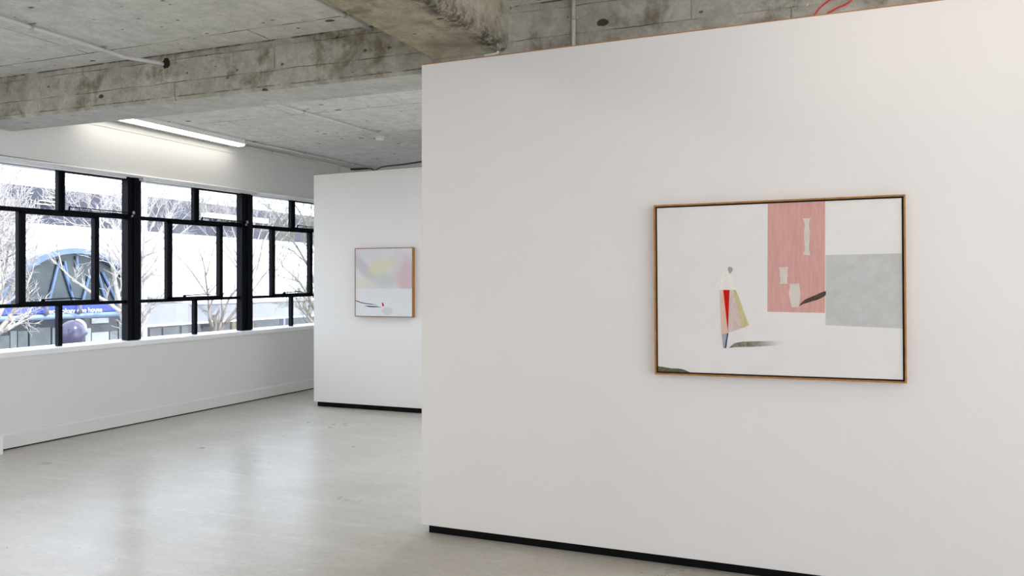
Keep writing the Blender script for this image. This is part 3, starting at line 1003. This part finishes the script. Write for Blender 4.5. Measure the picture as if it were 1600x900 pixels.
M['lilac'] = plain('polished_lilac', (.050, .048, .085, 1), .2, .3, var=.08)
M['cyan'] = plain('grey_blue_panel', (.17, .19, .28, 1), .5)
M['signcream'] = plain('cream_sign', (.42, .36, .26, 1), .6)
M['signdark'] = plain('dark_letters', (.05, .045, .05, 1), .6)
M['greysign'] = plain('grey_sign', (.09, .09, .095, 1), .6)
M['bark'] = plain('pale_bark', (.17, .14, .12, 1), .85, var=.25, scale=14)
M['twig'] = plain('twig_bark', (.18, .155, .14, 1), .85, var=.2, scale=10)
M['palebark'] = plain('sunlit_pale_bark', (.34, .31, .285, 1), .85, var=.2, scale=12)  # paler copy of the bark, with sunlight put into the colour
M['paletwig'] = plain('sunlit_pale_twig', (.40, .375, .36, 1), .85, var=.15, scale=10)  # twigs likewise carry the sunlit tone in their colour
M['greentwig'] = plain('budding_twig', (.16, .17, .11, 1), .85, var=.2, scale=10)

XF = -22.0
m = MB().box(-80, -7.2, -40, 90, ZS - .3, ZS)
struct(m, 'street', M['asphalt'], 'street below the windows')
m = MB().box(-21.95, -18.2, -40, 90, ZS, ZS + .14)
struct(m, 'sidewalk', M['paving'], 'pavement along the far side of the street')


def fx(u, v, x=XF): return onx(u, v, x)


def panel(u0, u1, v0, v1, xb, th, mb=None):
    """a box standing on the wall at xb; photo rectangle measured at its front"""
    mb = mb or MB()
    a, b_ = fx(u0, v0, xb + th), fx(u1, v1, xb + th)
    c_, d_ = fx(u0, v1, xb + th), fx(u1, v0, xb + th)
    mb.box(xb, xb + th, a.y, b_.y, (c_.z + b_.z) / 2, (a.z + d_.z) / 2)
    return mb


def letters(txt, size, origin, parent, mat, depth=.03, name='lettering', width=None, bold=0.0):
    """text standing on a wall that faces +x; origin = left end of the baseline"""
    cu = bpy.data.curves.new(name, 'FONT')
    cu.body = txt; cu.size = size; cu.extrude = depth / 2; cu.offset = bold
    t = bpy.data.objects.new(name + '_tmp', cu)
    COL.objects.link(t)
    bpy.context.view_layer.update()
    me = bpy.data.meshes.new_from_object(t.evaluated_get(bpy.context.evaluated_depsgraph_get()))
    bpy.data.objects.remove(t)
    xs = [p.co.x for p in me.vertices]
    w = max(xs) - min(xs)
    k = (width / w) if width else 1
    x0 = min(xs)
    for p in me.vertices:
        c = p.co.copy()
        p.co = (origin[0] + c.z + depth / 2, origin[1] + (c.x - x0) * k, origin[2] + c.y)
    me.materials.clear(); me.materials.append(mat)
    o = bpy.data.objects.new(name, me); COL.objects.link(o)
    o.parent = parent
    o.matrix_parent_inverse = Matrix.Translation(parent.location).inverted()
    return o


# --- building with the glazed arch and blue sign
YJ = fx(217, 400).y
ZB, ZT = 3.19, 4.27
bA = empty('shop_building', (XF - 4, YJ - 7, ZS), 'white building across the street with a glazed blue arch over a blue sign', 'building')
MB().box(XF - 9, XF, YJ - 16, YJ, ZS, ZB).build('wall', M['facade'], bA)
MB().box(XF - 9, XF - .02, YJ - 16, YJ, ZB, ZT).build('attic', M['attic'], bA)
for (u0, u1, v) in ((76, 92, 308.6), (64, 92, 314.4), (58, 92, 319.6), (44, 52, 301.5)):
    panel(u0, u1, v - .55, v + .55, XF - .02, .12).build('louvre_slat', M['cream'], bA)
# arch
ac = fx(113, 485.0)
AC = Vector((XF, ac.y, ac.z))
ARX, ARZ = 2.44, fx(113, 388).z - ac.z
m = MB()
def ell(k, x, n=40): return [Vector((x, AC.y + ARX * k * math.cos(math.pi * i / n), AC.z + ARZ * k * math.sin(math.pi * i / n))) for i in range(n + 1)]
outer, inner = ell(1.0, XF), ell(.915, XF)
for i in range(40):
    m.hexa([outer[i], outer[i + 1], inner[i + 1], inner[i]] + [q + Vector((.30, 0, 0)) for q in (outer[i], outer[i + 1], inner[i + 1], inner[i])])
arch = m.build('arch_ring', M['archblue'], bA)
m = MB().prism(ell(.92, XF), (.05, 0, 0))
m.build('arch_glass', M['archglass'], bA)
for (ua, va, ub, vb) in ((93, 405, 76, 475), (98, 415, 117, 475), (101, 408, 110, 455), (140, 430, 128, 476), (150, 414, 166, 474), (160, 425, 182, 470), (120, 400, 121, 420)):
    a, b_ = fx(ua, va, XF + .1), fx(ub, vb, XF + .1)
    MB().tube([a, b_], .04, 6, smooth=False).build('mullion', M['archblue'], bA)
# awning carrying the sign
XS = -20.2
a, b_ = fx(-40, 484, XS), fx(199, 470, XS)
zs0, zs1 = fx(60, 491.5, XS).z, fx(60, 477.5, XS).z
ys0, ys1 = fx(-60, 480, XS).y, fx(198, 480, XS).y
aw = MB().box(XF, XS + .0, ys0, ys1, zs0 - .05, zs0 + .02).build('awning', M['awnblue'], bA)
sg = MB().box(XS - .08, XS, ys0, ys1, zs0, zs1).build('sign_board', M['signblue'], bA)
m = MB().box(XS - .12, XS + .06, ys0, ys1, zs0 - .14, zs0)
m.tube([(XS + .05, ys0, zs0 - .07), (XS + .05, ys1, zs0 - .07)], .06, 8)
m.build('awning_rail', M['awnblue'], bA)
l0, l1 = fx(72.5, 490.2, XS), fx(159, 487.0, XS)
letters('technology one house', .19, (XS, l0.y, (l0.z + l1.z) / 2), sg, M['signwhite'], .02, 'lettering', l1.y - l0.y, .0)
for (u, v) in ((67, 488), (119, 486), (183, 482)):
    p = fx(u, v, XS)
    MB().tube([(XS + .02, p.y, zs1 + .05), (XS + .16, p.y, zs1 - .02), (XS + .16, p.y, zs0 + .02), (XS + .02, p.y, zs0 - .02)], .05, 6).build('awning_bracket', M['greysign'], bA)
# shopfront under the awning
zf = zs0 - .05
MB().box(XF, XF + .08, YJ - 14, YJ - .3, ZS + .14, zf).build('shopfront', M['shopdark'], bA)
for (u0, u1, v0, v1, k) in ((-14, 15, 525, 575, 'shopglass'), (16.5, 26.5, 517, 575, 'shoppale'), (28, 43.5, 517, 575, 'shopglass'), (46.5, 79, 512, 560, 'shopglass'), (82, 87, 512, 560, 'shoppale'),
                           (133.5, 142, 513, 560, 'shoppale'), (143.5, 170, 497, 505, 'shoppale'), (143.5, 170, 519, 560, 'shoppale'), (172, 184, 517, 560, 'shopglass'), (186, 196, 500, 560, 'shopglass')):
    panel(u0, u1, v0, v1, XF + .08, .04).build('shop_pane', M[k], bA)

# --- white building with the awning to the right
bB = empty('shop_building', (XF - 4, YJ + 12, ZS), 'long white building across the street behind the bare trees, with a deep white awning', 'building')
MB().box(XF - 9, XF, YJ + .02, YJ + 32, ZS, ZB).build('wall', M['facade'], bB)
MB().box(XF - 9, XF - .02, YJ + .02, YJ + 32, ZB, ZT + .12).build('attic', M['attic'], bB)
MB().box(XF + .02, XF + .20, YJ + .04, YJ + .16, ZS + .14, fx(221, 278).z).build('corner_post', M['facade'], bB)
panel(322, 420, 337, 344.5, XF - .02, .25).build('roof_ledge', M['cream'], bB)
XA = -20.0
t0, t1, u0_, u1_ = fx(219, 478.5, XA), fx(489, 465.5, XA), fx(219, 508.5, XA), fx(489, 492, XA)
za, zb_ = (t0.z + t1.z) / 2, (u0_.z + u1_.z) / 2
ya_, yb_ = fx(208, 400, XA).y, YJ + 32
MB().box(XA - .1, XA, ya_, yb_, zb_, za).build('awning_fascia', M['awnwhite'], bB)
MB().prism([(XF + .02, YJ + .2, za + .30), (XA + .05, YJ + .2, za), (XA + .05, YJ + .2, za - .05), (XF + .02, YJ + .2, za + .2)], (0, yb_ - YJ - .2, 0)).build('awning_roof', M['awntop'], bB)
MB().box(XA - .12, XA + .04, ya_, yb_, zb_ - .06, zb_).build('awning_edge', M['awntop'], bB)
MB().box(XF, XF + .08, YJ + .1, YJ + 30, ZS + .14, zb_ + .2).build('shopfront', M['shopdark'], bB)
for (u0, u1, v0, v1, k) in ((220, 231, 512, 560, 'shoppale'), (234, 252, 513, 560, 'shopglass'), (255, 280, 511, 560, 'shopglass'), (284, 300, 509, 560, 'shopglass'), (308, 314, 505, 540, 'shopglass'), (334, 345, 505, 540, 'shopglass'),
                           (348, 361, 503, 540, 'shopglass'), (398, 437, 499, 540, 'shopglass'), (438, 456, 492.5, 530, 'cyan'), (458, 489, 495, 530, 'shopglass')):
    panel(u0, u1, v0, v1, XF + .08, .04).build('shop_pane', M[k], bB)
panel(443.6, 445.8, 494, 530, XF + .12, .05).build('white_bar', M['signwhite'], bB)
sp_ = panel(316, 333, 503, 512.5, XF + .12, .05).build('hanging_sign', M['greysign'], bB)
p, q = fx(316.8, 511, XF + .17), fx(329, 511, XF + .17)
letters('pni', .20, (XF + .17, p.y, p.z), sp_, M['signdark'], .02, 'lettering', q.y - p.y, .006)
sp2 = panel(363, 397.5, 500.5, 514.5, XF + .12, .06).build('hanging_sign', M['signcream'], bB)
p, q = fx(369, 511.5, XF + .18), fx(375, 511.5, XF + .18)
letters('w', .20, (XF + .18, p.y, p.z), sp2, M['signdark'], .02, 'lettering', q.y - p.y, .004)

# --- rounded lilac sculpture on a slim post
XD = -17.5
dc = onx(113.5, 521, XD)
R_ = (onx(131, 521, XD).y - onx(96, 521, XD).y) / 2
e = empty('sculpture', (XD, dc.y, ZS), 'rounded shiny lilac sculpture on a post below the blue sign', 'sculpture')
bmh = bmesh.new()
bmesh.ops.create_uvsphere(bmh, u_segments=40, v_segments=28, radius=1)
for v in bmh.verts:
    c = v.co
    nose = max(0, c.y) ** 2
    c.y = c.y * (1.0 + .10 * nose * (1 - abs(c.z))) 
    c.z = c.z * (1.0 - .12 * max(0, c.y)) * (1.05 if c.z > 0 else 1.25)
    # the brow, the eye hollow and the chin of the profile
    if c.y > .45:
        c.y += .10 * math.exp(-((c.z - .02) / .16) ** 2) - .10 * math.exp(-((c.z + .32) / .14) ** 2)
    v.co = Vector((dc.x, dc.y, dc.z)) + Vector((c.x * R_ * .85, c.y * R_, c.z * R_))
me = bpy.data.meshes.new('head_form'); bmh.to_mesh(me); bmh.free()
for p in me.polygons: p.use_smooth = True
me.materials.append(M['lilac'])
o = bpy.data.objects.new('head_form', me); COL.objects.link(o); o.parent = e
o.matrix_parent_inverse = Matrix.Translation(e.location).inverted()
cr = [Vector((dc.x + R_ * .25, dc.y + R_ * 1.03 * math.cos(a), dc.z + R_ * 1.07 * math.sin(a))) for a in [math.radians(12 + 8 * k) for k in range(10)]]  # white strip shaped as the highlight along the dome's upper right
tag(MB().tube(cr, [R_ * (.05 + .11 * math.sin(math.pi * (k + .5) / 10)) for k in range(10)], 10).build('highlight_strip', M['awntop'], e), 'white strip modelled as the highlight on the dome')
MB().lathe([(.20, ZS), (.20, ZS + .1), (.09, ZS + .16), (.075, dc.z - R_ * 1.1), (.14, dc.z - R_ * 1.0)], (dc.x, dc.y, 0), 20).build('post', M['greysign'], e)


# ------------------------------------------------------------------ bare street trees
class Tree:
    def __init__(self, x, seed):
        self.x, self.r = x, random.Random(seed)
        self.big, self.fine = MB(), MB()
        self.count = 0

    def at(self, u, v, dx=0.0): return onx(u, v, self.x + dx)

    def limb(self, pts, r0, r1, kids=8, reach=1.0, lvl=1):
        """a limb through the given points, with side branches"""
        n = len(pts)
        rad = [r0 + (r1 - r0) * i / (n - 1) for i in range(n)]
        self.big.tube(pts, rad, 8)
        for k in range(kids):
            t = (.18 + .82 * (k + self.r.random() * .8) / kids) * (n - 1)
            i = min(int(t), n - 2)
            p = pts[i].lerp(pts[i + 1], t - i)
            d = (pts[i + 1] - pts[i]).normalized()
            self.branch(p, self.turn(d, .55 + .35 * self.r.random(), .35), reach * (.55 + .6 * self.r.random()), rad[i] * .55, lvl)
        d = (pts[-1] - pts[-2]).normalized()
        self.branch(pts[-1], d, reach, r1, lvl)

    def turn(self, d, ang, up):
        a = d.orthogonal().normalized()
        a.rotate(Matrix.Rotation(self.r.random() * 2 * math.pi, 3, d))
        e = (d * math.cos(ang) + a * math.sin(ang))
        e.z += up * .45
        return e.normalized()

    def branch(self, p, d, L, rad, lvl):
        if L < .12:
            return
        self.count += 1
        seg = 4 if lvl < 3 else 3
        pts, q, dd = [p], p.copy(), d.copy()
        for i in range(seg):
            dd = (dd + Vector((self.r.uniform(-.22, .22), self.r.uniform(-.22, .22), self.r.uniform(-.08, .22)))).normalized()
            q = q + dd * L / seg
            pts.append(q.copy())
        rad = max(rad, .0045)
        e = max(rad * .45, .0032)
        rs = [rad + (e - rad) * i / seg for i in range(seg + 1)]
        (self.big if lvl <= 1 else self.fine).tube(pts, rs, 6 if lvl <= 1 else (4 if lvl == 2 else 3), cap=lvl < 3)
        if lvl >= 4:
            return
        for k in range(self.kids[min(lvl, 4)]):
            t = (.15 + .85 * (k + self.r.random()) / self.kids[min(lvl, 4)]) * seg
            i = min(int(t), seg - 1)
            b = pts[i].lerp(pts[i + 1], t - i)
            self.branch(b, self.turn((pts[i + 1] - pts[i]).normalized(), .45 + .5 * self.r.random(), .3), L * (.38 + .32 * self.r.random()), rs[i] * .5, lvl + 1)

    kids = {1: 6, 2: 5, 3: 4, 4: 0}

    def finish(self, label, base, mats=('bark', 'twig')):
        e = empty('bare_tree', base, label, 'tree', 'bare trees in the street')
        self.big.build('trunk', M[mats[0]], e, fix=False)
        tag(self.fine.build('twigs', M[mats[1]], e, fix=False), kind='stuff')
        return e


def ground(p): return Vector((p.x, p.y, ZS))


# tree 1: dense white tree at the left edge
T = Tree(-15.2, 11); T.kids = {1: 7, 2: 6, 3: 5, 4: 0}
f = T.at(-14, 530)
T.limb([ground(f), f.lerp(ground(f), .5) + Vector((.05, .04, 0)), f], .15, .11, 0, .8)
for pts, rc in (([(-14, 530), (-4, 490), (4, 450), (10, 415), (14, 385)], .75), ([(-14, 530), (-24, 480), (-30, 430), (-28, 380), (-22, 335)], 1.1),
                ([(-14, 530), (14, 498), (30, 470), (42, 445), (50, 425)], .45), ([(-14, 530), (0, 470), (-2, 420), (2, 370), (8, 330)], .8),
                ([(-14, 530), (10, 515), (30, 505), (52, 490)], .4), ([(-8, 505), (16, 455), (30, 410), (38, 370)], .5)):
    T.limb([T.at(u, v, .35 * math.sin(u * .7 + i)) if i else T.at(u, v) for i, (u, v) in enumerate(pts)], .05, .014, 9, rc)
T.finish('dense pale bare tree at the left edge of the view through the first window', ground(f), ('palebark', 'paletwig'))

# tree 2: trunk at the first heavy post, arching limbs across the arch
T = Tree(-14.6, 5); T.kids = {1: 5, 2: 5, 3: 4, 4: 0}
f = T.at(206, 548)
T.limb([ground(f), f.lerp(ground(f), .5) + Vector((.06, -.05, 0)), f], .15, .10, 0, .8)
for pts, k, rc in (([(206, 548), (197, 515), (188, 487), (168, 472), (150, 462), (125, 445), (108, 432), (97, 420), (91, 394)], 9, .5),
               ([(188, 487), (183, 455), (178, 430), (172, 400), (160, 372)], 6, .7), ([(206, 548), (198, 500), (196, 455), (187, 400), (196, 352)], 7, .8),
               ([(206, 548), (222, 508), (238, 478), (252, 445), (258, 436)], 6, .55), ([(203, 520), (214, 470), (220, 430), (224, 395), (226, 362), (232, 335)], 6, .8),
               ([(216, 450), (226, 436), (236, 428), (243, 422)], 3, .35), ([(214, 404), (232, 396), (244, 384), (252, 370), (258, 362)], 4, .4)):
    T.limb([T.at(u, v, .3 * math.sin(u * .9 + i)) if i else T.at(u, v) for i, (u, v) in enumerate(pts)], .055, .012, k, rc)
T.finish('bare tree beside the first heavy post whose limbs arch left across the blue arch', ground(f), ('palebark', 'paletwig'))

# tree 3: forked tree in the middle window
T = Tree(-15.0, 21); T.kids = {1: 3, 2: 3, 3: 3, 4: 0}
f = T.at(338, 528)
T.limb([ground(f), f.lerp(ground(f), .5) + Vector((-.05, .04, 0)), f], .14, .10, 0, .6)
for pts, r, k, rc in (([(338, 528), (333, 512), (328, 502), (327, 489), (330, 475), (336, 462)], .06, 3, .4), ([(327, 489), (325, 462), (322, 440), (320, 420), (316, 404), (311, 393)], .026, 4, .5),
               ([(325, 462), (314, 446), (302, 428), (290, 412), (275, 398)], .018, 4, .5), ([(325, 460), (332, 452), (341, 442)], .015, 2, .35), ([(322, 432), (328, 408), (334, 388), (340, 372)], .012, 3, .5),
               ([(338, 528), (344, 508), (350, 488), (358, 466), (372, 450), (382, 440), (394, 425)], .045, 4, .5), ([(340, 524), (352, 505), (368, 485), (382, 468), (398, 450), (411, 432), (422, 418)], .05, 5, .55),
               ([(345, 508), (347, 488), (346, 470), (350, 455)], .025, 3, .4), ([(394, 442), (402, 420), (408, 392), (412, 372)], .016, 4, .5), ([(352, 505), (376, 492), (396, 472)], .03, 3, .45)):
    T.limb([T.at(u, v, .25 * math.sin(u * .9 + i)) if i else T.at(u, v) for i, (u, v) in enumerate(pts)], r, .011, k, rc)
T.finish('slender bare tree that forks low in the middle window', ground(f))

# tree 4: budding tree in the third window
T = Tree(-13.2, 33); T.kids = {1: 5, 2: 5, 3: 5, 4: 0}
f = T.at(512, 540)
T.limb([ground(f), f.lerp(ground(f), .5) + Vector((-.05, .04, 0)), f], .14, .10, 0, .6)
for pts in ([(512, 540), (500, 500), (484, 468), (468, 440), (452, 425)], [(512, 540), (500, 470), (484, 420), (464, 385), (446, 362)], [(512, 540), (508, 460), (494, 390), (474, 340), (458, 316)],
            [(512, 540), (494, 510), (478, 492), (466, 478)], [(512, 540), (520, 450), (514, 380), (504, 330)]):
    T.limb([T.at(u, v, .3 * math.sin(u * .9 + i)) if i else T.at(u, v) for i, (u, v) in enumerate(pts)], .055, .012, 7, .8)
T.finish('bare tree with greenish budding twigs in the third window', ground(f), ('bark', 'greentwig'))

# trees 5-7: crowns nearer the far pavement, seen against the dark attic
for i, (u, x, seed, lab, top, sprd) in enumerate(((208, -18.6, 41, 'bare tree behind the first heavy post, its pale crown against the dark attic', 306, 112),
                                                  (386, -18.6, 53, 'bare tree behind the second heavy post, its pale crown against the dark attic', 322, 78))):
    T = Tree(x, seed); T.kids = {1: 6, 2: 5, 3: 5, 4: 0}
    f = T.at(u, 440)
    T.limb([ground(f), f.lerp(ground(f), .5) + Vector((.05, .05, 0)), f], .11, .06, 0, .4)
    for k in range(11):
        k = k * .6
        du = sprd * (k - 3) / 3
        T.limb([T.at(u, 440)] + [T.at(u + du * s_, 440 - (440 - top - 10 * abs(k - 3)) * s_ ** .8, .5 * math.sin(k * 2.1) * s_) for s_ in (.35, .65, 1.0)], .028, .009, 2, .55, 2)
        for q in range(5):
            s_ = .8 + .05 * q
            T.branch(T.at(u + du * s_, 440 - (440 - top) * .9 * s_ ** .8, .5 * math.sin(k * 2.1) * s_), T.turn(Vector((0, .3 * (k - 3) / 3, 1)).normalized(), .7, .1), .75, .008, 2)
    T.finish(lab, ground(f), ('palebark', 'paletwig'))

# ------------------------------------------------------------------ light
wd = bpy.data.worlds.new('World'); S.world = wd
wd.use_nodes = True
bg = wd.node_tree.nodes['Background']
bg.inputs[0].default_value = (.79, .85, 1.0, 1)
bg.inputs[1].default_value = 5.0
sun = bpy.data.lights.new('Sun', 'SUN')
sun.energy = 5.0; sun.angle = math.radians(.6); sun.color = (1, .97, .92)
so = bpy.data.objects.new('Sun', sun); COL.objects.link(so)
so.rotation_euler = Vector((-.75, -.12, -.65)).to_track_quat('-Z', 'Y').to_euler()

# ------------------------------------------------------------------ camera
cam = bpy.data.cameras.new('Camera')
cam.sensor_width = 36; cam.lens = FPX / 1600 * 36
cam.shift_y = -(450 - V0) / 1600
cam.clip_start = .05; cam.clip_end = 300
co = bpy.data.objects.new('Camera', cam); COL.objects.link(co)
co.location = (0, 0, HC)
co.rotation_euler = (math.pi / 2, 0, YAW)
S.camera = co

S.view_settings.view_transform = 'Standard'
S.view_settings.look = 'None'
S.view_settings.gamma = 1
S.view_settings.use_curve_mapping = False
S.view_settings.exposure = 0.24
cy = S.cycles
cy.use_denoising = True
cy.max_bounces = 10; cy.diffuse_bounces = 6; cy.glossy_bounces = 4; cy.transparent_max_bounces = 16
cy.sample_clamp_indirect = 8
cy.caustics_reflective = False; cy.caustics_refractive = False
